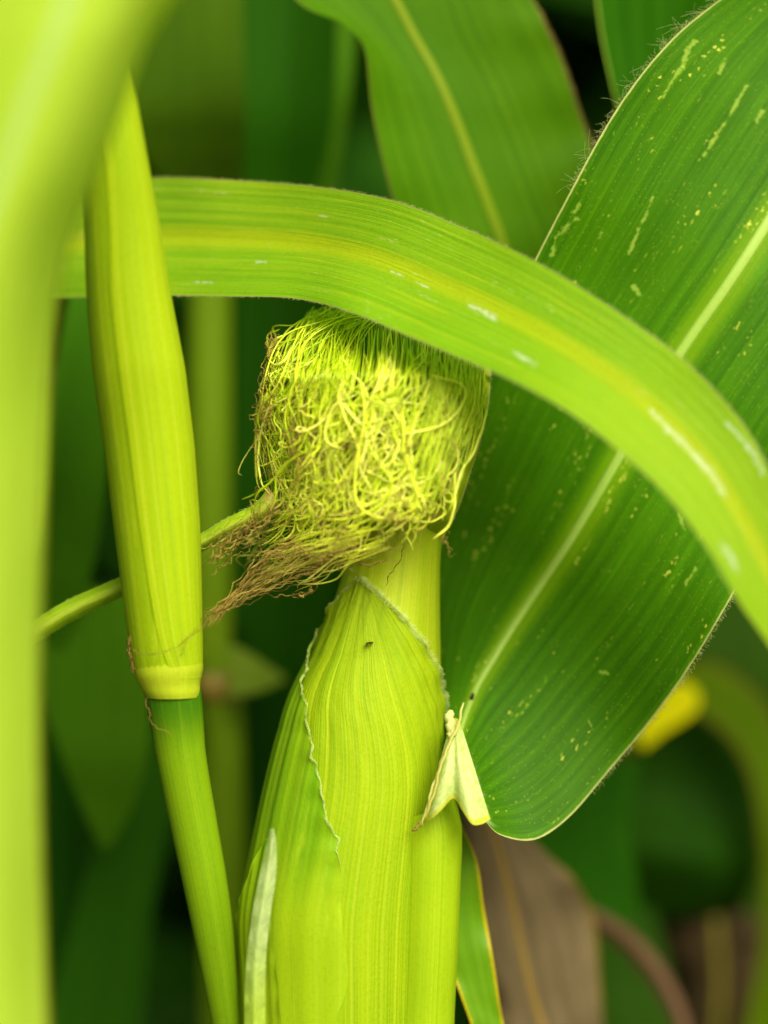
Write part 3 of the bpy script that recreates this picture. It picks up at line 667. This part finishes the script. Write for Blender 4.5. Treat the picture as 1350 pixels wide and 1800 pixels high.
# ------------------------------------------------------------ blurred leaf in the left foreground
fg_m = plant_mat('leaf_foreground', (.38, .60, .03), (.56, .74, .08), mid=(.46, .66, .17), midw=.035, veins=30, along=2, trans=.45, rough=.6, spec=.1, seed=5.5, bump=.3,
                 margin=(.20, .22, .01), marginw=.028)
fgl = ribbon('corn_leaf', [
  (-420, -420, -.11, 240, -380, -.15, 560, -330, -.115), (-400, -220, -.11, 180, -200, -.15, 430, -150, -.115), (-380, -60, -.11, 132, -40, -.148, 310, 0, -.112), (-360, 60, -.11, 98, 60, -.148, 256, 85, -.110),
  (-340, 180, -.11, 50, 180, -.147, 215, 195, -.108), (-320, 300, -.11, 8, 300, -.146, 170, 310, -.106), (-310, 420, -.11, -35, 420, -.145, 126, 425, -.105), (-300, 540, -.11, -65, 540, -.144, 102, 540, -.105),
  (-290, 700, -.11, -90, 700, -.143, 87, 700, -.105), (-280, 900, -.11, -100, 900, -.142, 80, 900, -.105), (-270, 1200, -.11, -105, 1200, -.14, 72, 1200, -.105), (-260, 1500, -.11, -100, 1500, -.14, 77, 1500, -.105),
  (-250, 1800, -.11, -90, 1800, -.14, 88, 1800, -.105), (-240, 2100, -.11, -80, 2100, -.14, 100, 2100, -.105), (-230, 2500, -.11, -70, 2500, -.13, 80, 2500, -.1)], 160, 50, fg_m, wave=[(.003, 4), (.003, 3)])
tag(fgl, 'large out of focus leaf hanging down the left edge in the foreground', 'corn leaf')
torn_m = plant_mat('leaf_torn', (.46, .42, .22), (.62, .60, .38), veins=6, trans=.3, seed=3)
tn = ribbon('torn_edge', LR([(56, 550, 92, 545, -.092), (60, 590, 90, 585, -.092), (64, 618, 80, 615, -.09), (70, 645, 80, 640, -.088), (88, 668, 94, 664, -.086)]), 24, 6, torn_m, fgl, wave=[(.001, 2), (.001, 3)])
sec_m = plant_mat('leaf_second', (.28, .46, .01), (.42, .58, .03), veins=20, trans=.35, seed=1.1)
sec = ribbon('corn_leaf', LR([(20, 360, 120, 360, -.08), (20, 450, 105, 450, -.08), (20, 560, 98, 540, -.08), (10, 700, 90, 700, -.08), (0, 900, 82, 900, -.08), (-10, 1100, 62, 1100, -.08), (-20, 1300, 50, 1300, -.08), (-40, 1500, 20, 1500, -.08)]), 50, 12, sec_m)
tag(sec, 'second leaf strip peeking out just behind the blurred leaf at the left edge', 'corn leaf')

# ------------------------------------------------------------ leaves behind
def bleaf(rows, label, mat, n=70, m=24, rib=None, **kw):
    o = ribbon('corn_leaf', rows, n, m, mat, **kw); tag(o, label, 'corn leaf')
    if rib: midrib(o, rib[0], rib[1], rib[2], rib[3])
    return o
upm = plant_mat('leaf_upper', (.034, .125, .001), (.090, .215, .002), vein=(.10, .24, .006), mid=(.16, .24, .006), midw=.018, veins=60, along=2, trans=.30, rough=.5, spec=.15, margin=(.22, .16, .04), marginw=.007, bump=.4, seed=4.4,
                specks=(.3, .42, .05), speck_amt=.4)
up = bleaf([(380, -240, 0.05, 560, -240, 0.06, 760, -240, 0.065), (440, -120, 0.05, 620, -110, 0.06, 850, -120, 0.065), (520, 0, 0.05, 692, -10, 0.063, 937, 0, 0.065), (602, 42, 0.05, 730, 60, 0.065, 962, 50, 0.067), (640, 85, 0.051, 770, 130, 0.067, 988, 105, 0.069),
            (652, 180, 0.055, 805, 210, 0.069, 1018, 195, 0.071), (668, 260, 0.057, 835, 290, 0.071, 1042, 262, 0.073), (688, 340, 0.059, 862, 360, 0.073, 1062, 340, 0.075), (715, 430, 0.061, 890, 440, 0.075, 1080, 430, 0.077),
            (760, 560, 0.065, 915, 560, 0.08, 1050, 560, 0.081), (820, 700, 0.071, 925, 700, 0.085, 1000, 700, 0.085)],
           'mid green leaf with yellow midrib hanging from the top, behind the arching leaf', upm, n=120, m=50, wave=[(.002, 3), (.001, 4)],
           rib=(.0013, .0015, .0004, plant_mat('midrib_yellow', (.14, .24, .004), (.22, .30, .008), veins=6, trans=.3)))
fringe(up, 1, 420, .0009, silk_mat('brown_hair', [(0, (.2, .12, .03)), (1, (.4, .3, .1))], .2), .15, .75, seed=9)

dk = lambda nm, a, b, **k: plant_mat(nm, tuple(.82*c for c in a), tuple(.82*c for c in b), veins=26, along=2, trans=k.pop('trans', .25), rough=.6, spec=.06, seed=k.pop('seed', random.random()*9), **k)  # leaves behind: most of these dark greens have the canopy's shade painted in
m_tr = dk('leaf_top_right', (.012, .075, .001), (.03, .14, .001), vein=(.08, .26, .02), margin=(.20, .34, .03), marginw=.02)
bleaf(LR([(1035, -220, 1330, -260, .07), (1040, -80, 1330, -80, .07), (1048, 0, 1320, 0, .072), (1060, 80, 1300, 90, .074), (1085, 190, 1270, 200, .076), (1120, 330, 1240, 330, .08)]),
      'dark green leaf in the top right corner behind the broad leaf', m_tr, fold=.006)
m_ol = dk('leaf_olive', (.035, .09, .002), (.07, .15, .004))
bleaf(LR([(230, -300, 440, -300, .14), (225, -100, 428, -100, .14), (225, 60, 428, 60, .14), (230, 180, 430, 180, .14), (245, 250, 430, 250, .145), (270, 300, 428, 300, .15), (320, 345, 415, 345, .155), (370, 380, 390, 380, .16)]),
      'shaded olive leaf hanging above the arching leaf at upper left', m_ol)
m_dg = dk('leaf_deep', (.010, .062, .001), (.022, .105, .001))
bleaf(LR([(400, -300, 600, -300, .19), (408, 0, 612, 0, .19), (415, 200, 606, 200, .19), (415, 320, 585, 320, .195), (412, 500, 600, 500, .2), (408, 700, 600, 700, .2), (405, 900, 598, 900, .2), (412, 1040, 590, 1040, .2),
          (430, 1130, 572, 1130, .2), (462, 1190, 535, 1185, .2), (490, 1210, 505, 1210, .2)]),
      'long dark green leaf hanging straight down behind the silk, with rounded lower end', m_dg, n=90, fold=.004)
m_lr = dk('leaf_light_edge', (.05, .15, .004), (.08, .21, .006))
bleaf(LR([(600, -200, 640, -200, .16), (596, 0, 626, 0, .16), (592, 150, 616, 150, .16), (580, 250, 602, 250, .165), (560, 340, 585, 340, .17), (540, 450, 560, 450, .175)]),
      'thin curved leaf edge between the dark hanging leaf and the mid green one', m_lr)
# stalk far behind, olive, with its node
bs = empty('corn_stalk', (0, 0, 0), 'blurred olive stalk standing behind, between the left stalk and the ear', 'corn stalk')
bsm = plant_mat('stem_behind', (.10, .20, .003), (.18, .29, .006), veins=20, along=1, trans=.15, rough=.5, spec=.2, seed=2.4)
tube('stem', [(338, -500, 402, -500, .16), (334, 300, 405, 300, .16), (330, 600, 408, 600, .16), (328, 1000, 408, 1000, .16), (335, 1190, 408, 1190, .16), (352, 1220, 428, 1220, .16), (352, 1400, 432, 1400, .16), (350, 1800, 435, 1800, .16),
              (350, 3000, 440, 3000, .16), (340, 7500, 450, 7500, .16)], bsm, bs, n=90, m=24)
nodeb = plant_mat('node_behind', (.20, .14, .02), (.30, .22, .04), veins=10, trans=0, seed=1)
tube('node', [(332, 1185, 412, 1180, .16), (336, 1205, 420, 1200, .159), (345, 1228, 430, 1224, .16)], nodeb, bs, n=10, m=24, ratio=1.1)
m_lt = dk('leaf_pale_scrap', (.20, .34, .02), (.32, .46, .05))
lg = ribbon('leaf_stub', LR([(398, 1130, 404, 1224, .145), (425, 1140, 430, 1222, .143), (465, 1165, 468, 1212, .142), (500, 1188, 502, 1196, .142)]), 20, 10, m_lt, bs)

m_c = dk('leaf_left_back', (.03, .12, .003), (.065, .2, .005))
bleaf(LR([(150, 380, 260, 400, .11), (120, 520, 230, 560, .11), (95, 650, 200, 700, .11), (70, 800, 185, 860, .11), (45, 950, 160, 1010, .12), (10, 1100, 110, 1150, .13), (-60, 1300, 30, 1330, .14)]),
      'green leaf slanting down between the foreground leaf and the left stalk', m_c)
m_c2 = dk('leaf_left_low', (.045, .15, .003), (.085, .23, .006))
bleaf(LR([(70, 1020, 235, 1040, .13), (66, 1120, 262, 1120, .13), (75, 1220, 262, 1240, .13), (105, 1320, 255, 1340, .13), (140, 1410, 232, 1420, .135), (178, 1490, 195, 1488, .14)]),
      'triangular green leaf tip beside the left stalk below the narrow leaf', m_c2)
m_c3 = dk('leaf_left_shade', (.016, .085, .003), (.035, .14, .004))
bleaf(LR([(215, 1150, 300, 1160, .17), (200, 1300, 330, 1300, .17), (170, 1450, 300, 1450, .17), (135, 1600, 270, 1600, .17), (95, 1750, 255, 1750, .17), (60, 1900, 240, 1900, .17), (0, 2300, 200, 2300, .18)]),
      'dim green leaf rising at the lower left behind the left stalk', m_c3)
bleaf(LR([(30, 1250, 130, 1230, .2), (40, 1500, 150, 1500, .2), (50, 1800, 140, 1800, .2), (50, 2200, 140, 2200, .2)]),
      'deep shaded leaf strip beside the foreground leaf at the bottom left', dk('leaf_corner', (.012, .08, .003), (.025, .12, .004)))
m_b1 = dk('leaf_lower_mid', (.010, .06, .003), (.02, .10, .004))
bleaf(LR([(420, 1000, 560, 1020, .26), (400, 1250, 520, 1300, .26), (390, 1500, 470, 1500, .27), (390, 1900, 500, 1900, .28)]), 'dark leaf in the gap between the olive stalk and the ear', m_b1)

# right hand side
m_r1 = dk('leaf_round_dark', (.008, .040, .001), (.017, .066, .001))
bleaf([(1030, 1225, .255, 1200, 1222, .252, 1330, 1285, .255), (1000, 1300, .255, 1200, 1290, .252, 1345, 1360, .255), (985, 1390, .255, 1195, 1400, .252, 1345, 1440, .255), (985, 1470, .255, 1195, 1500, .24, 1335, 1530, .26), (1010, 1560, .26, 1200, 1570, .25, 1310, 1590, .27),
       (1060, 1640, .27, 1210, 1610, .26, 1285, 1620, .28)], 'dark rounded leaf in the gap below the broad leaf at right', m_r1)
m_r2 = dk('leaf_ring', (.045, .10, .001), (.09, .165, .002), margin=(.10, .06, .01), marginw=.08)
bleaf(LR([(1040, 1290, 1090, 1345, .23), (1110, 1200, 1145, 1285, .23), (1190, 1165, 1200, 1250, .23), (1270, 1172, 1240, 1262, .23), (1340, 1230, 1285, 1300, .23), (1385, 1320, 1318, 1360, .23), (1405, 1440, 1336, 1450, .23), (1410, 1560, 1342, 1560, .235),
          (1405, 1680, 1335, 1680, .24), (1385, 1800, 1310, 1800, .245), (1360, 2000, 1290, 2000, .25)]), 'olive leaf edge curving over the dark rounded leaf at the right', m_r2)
m_y = dk('leaf_painted_sun', (.85, .82, .004), (.92, .90, .006), trans=.5)  # sunlight on the scrap is put into this bright yellow colour
bleaf(LR([(1118, 1290, 1130, 1318, .20), (1150, 1240, 1168, 1288, .20), (1180, 1206, 1204, 1266, .20), (1206, 1200, 1224, 1248, .20), (1226, 1212, 1230, 1230, .20)]), 'leaf scrap with sunlight painted in bright yellow under the edge of the broad leaf', m_y)
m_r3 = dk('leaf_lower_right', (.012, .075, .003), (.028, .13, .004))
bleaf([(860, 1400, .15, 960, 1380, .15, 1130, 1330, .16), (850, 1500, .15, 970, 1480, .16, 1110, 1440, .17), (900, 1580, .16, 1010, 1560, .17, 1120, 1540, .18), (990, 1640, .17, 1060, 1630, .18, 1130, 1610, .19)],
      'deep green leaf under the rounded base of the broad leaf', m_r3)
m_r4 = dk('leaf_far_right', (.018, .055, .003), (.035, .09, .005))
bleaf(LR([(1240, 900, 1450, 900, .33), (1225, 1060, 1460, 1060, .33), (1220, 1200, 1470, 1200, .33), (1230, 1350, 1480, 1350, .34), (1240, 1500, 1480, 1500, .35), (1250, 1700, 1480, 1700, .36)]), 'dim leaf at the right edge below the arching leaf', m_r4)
# dry brown leaf and its neighbours
m_dry = plant_mat('leaf_dry', (.07, .052, .024), (.21, .16, .085), veins=22, along=3, trans=.2, rough=.8, spec=.1, seed=3.9, blotch=(.035, .028, .014), blotch_amt=1.0, margin=(.16, .12, .02), marginw=.03, bump=.8)
m_dmid = plant_mat('midrib_dry', (.16, .10, .015), (.26, .17, .03), veins=5, trans=0)
bleaf([(800, 1380, .10, 830, 1390, .10, 900, 1420, .11), (812, 1470, .10, 870, 1480, .10, 950, 1490, .12), (822, 1560, .10, 893, 1570, .10, 1010, 1545, .12), (832, 1650, .10, 915, 1670, .10, 1045, 1620, .13), (850, 1740, .10, 940, 1770, .10, 1055, 1720, .13),
       (870, 1850, .10, 972, 1870, .10, 1062, 1830, .13), (900, 2100, .10, 1020, 2100, .10, 1080, 2100, .13)], 'dry greyish brown leaf with orange midrib at the bottom beside the ear', m_dry, n=90, m=40, wave=[(.002, 4), (.004, 3)],
      rib=(.0010, .0012, .0007, m_dmid))
m_ge = plant_mat('leaf_yellow_edge', (.08, .24, .004), (.18, .38, .008), veins=16, along=2, trans=.35, seed=2.7, margin=(.55, .46, .01), marginw=.09)
bleaf(LR([(770, 1440, 806, 1440, .03), (770, 1520, 838, 1510, .03), (772, 1600, 852, 1600, .03), (785, 1680, 868, 1690, .03), (810, 1750, 880, 1770, .03), (835, 1820, 892, 1830, .03), (880, 1950, 920, 1950, .035)]),
      'small green leaf with yellow margin between the ear and the dry leaf', m_ge, wave=[(.0005, 4), (.0012, 3)])
m_br = plant_mat('leaf_brown', (.06, .035, .016), (.15, .09, .05), veins=10, trans=.1, rough=.8, spec=.1, seed=5)
bleaf(LR([(900, 1565, 905, 1595, .17), (1010, 1585, 1003, 1617, .17), (1088, 1620, 1074, 1655, .17), (1146, 1672, 1125, 1706, .17), (1188, 1735, 1162, 1762, .17), (1215, 1810, 1188, 1825, .17), (1242, 1950, 1210, 1960, .17)]), 'withered brown leaf strip curving down at the lower right', m_br, fold=-.003)
m_dr2 = plant_mat('leaf_dry_dark', (.018, .014, .006), (.075, .05, .022), veins=16, along=3, trans=.15, rough=.8, spec=.1, seed=7, blotch=(.02, .015, .008), blotch_amt=.7)
bleaf([(1190, 1585, .29, 1250, 1560, .28, 1300, 1590, .29), (1150, 1640, .29, 1255, 1620, .27, 1350, 1640, .29), (1170, 1740, .29, 1262, 1740, .27, 1352, 1740, .29), (1180, 1850, .29, 1255, 1850, .27, 1340, 1850, .29), (1180, 2050, .29, 1245, 2050, .27, 1320, 2050, .29)],
      'dark withered leaf with yellowish midrib in the lower right corner', m_dr2, wave=[(.004, 3), (.004, 4)], rib=(.0012, .0016, .001, plant_mat('midrib_olive', (.16, .15, .01), (.28, .24, .03), veins=5, trans=0)))
bleaf(LR([(1030, 1560, 1150, 1600, .23), (1040, 1700, 1180, 1720, .23), (1050, 1850, 1200, 1850, .23), (1050, 2100, 1220, 2100, .24)]), 'dark leaf behind the brown strip at the bottom right', dk('leaf_bottom_dark', (.014, .05, .003), (.03, .09, .005)))

# ------------------------------------------------------------ the rest of the field: thicket behind, canopy shade put into its dark greens
def blades(name, specs, mat):
    V = []; F = []; UV = []; base = 0
    for (o, az, L, w, lean, droop, twist) in specs:
        n, m = 14, 5; c = np.array(o, float); ang = lean
        dirh = np.array([math.cos(az), math.sin(az), 0]); pts = []
        for i in range(n):
            pts.append(c.copy()); ang += droop/n
            c = c + (dirh*math.sin(ang)+np.array([0, 0, 1])*math.cos(ang))*L/n
        pts = np.array(pts); d = np.gradient(pts, axis=0)
        for i in range(n):
            t = i/(n-1); tw = twist*t; dd = d[i]/np.linalg.norm(d[i]); s = np.array([-math.sin(az), math.cos(az), 0]); nn = np.cross(dd, s)
            s2 = s*math.cos(tw)+nn*math.sin(tw); n2 = np.cross(dd, s2)
            ww = w*(min(1, .45+t*3))*(1-t**3)**.7+.001
            for j in range(m):
                v = j/(m-1)-.5; V.append(pts[i]+s2*ww*v+n2*ww*.25*abs(v)+n2*.006*math.sin(t*17+j)); UV.append((t, j/(m-1)))
        F += [tuple(a+base for a in f) for f in grid_faces(n, m)]; base += n*m
    return mesh_obj(name, V, F, mat, None, UV)
field_m = plant_mat('leaf_field', (.010, .055, .003), (.028, .11, .005), mid=(.06, .16, .02), midw=.03, veins=20, along=2, trans=.22, rough=.5, spec=.2, seed=2)
specs = []
for k in range(5200):
    y = .98+3.2*random.random()**1.2; x = U(-1, 1)*(.75+y*.8); z = U(.0, 2.3)
    az = U(0, 6.28); specs.append(((x, y, z), az, U(.5, .9), U(.06, .10), U(.1, .7), U(1.2, 2.6), U(-1.5, 1.5)))
th = blades('corn_thicket', specs, field_m); tag(th, 'dense shaded mass of corn leaves filling the background', 'corn thicket', kind='stuff')
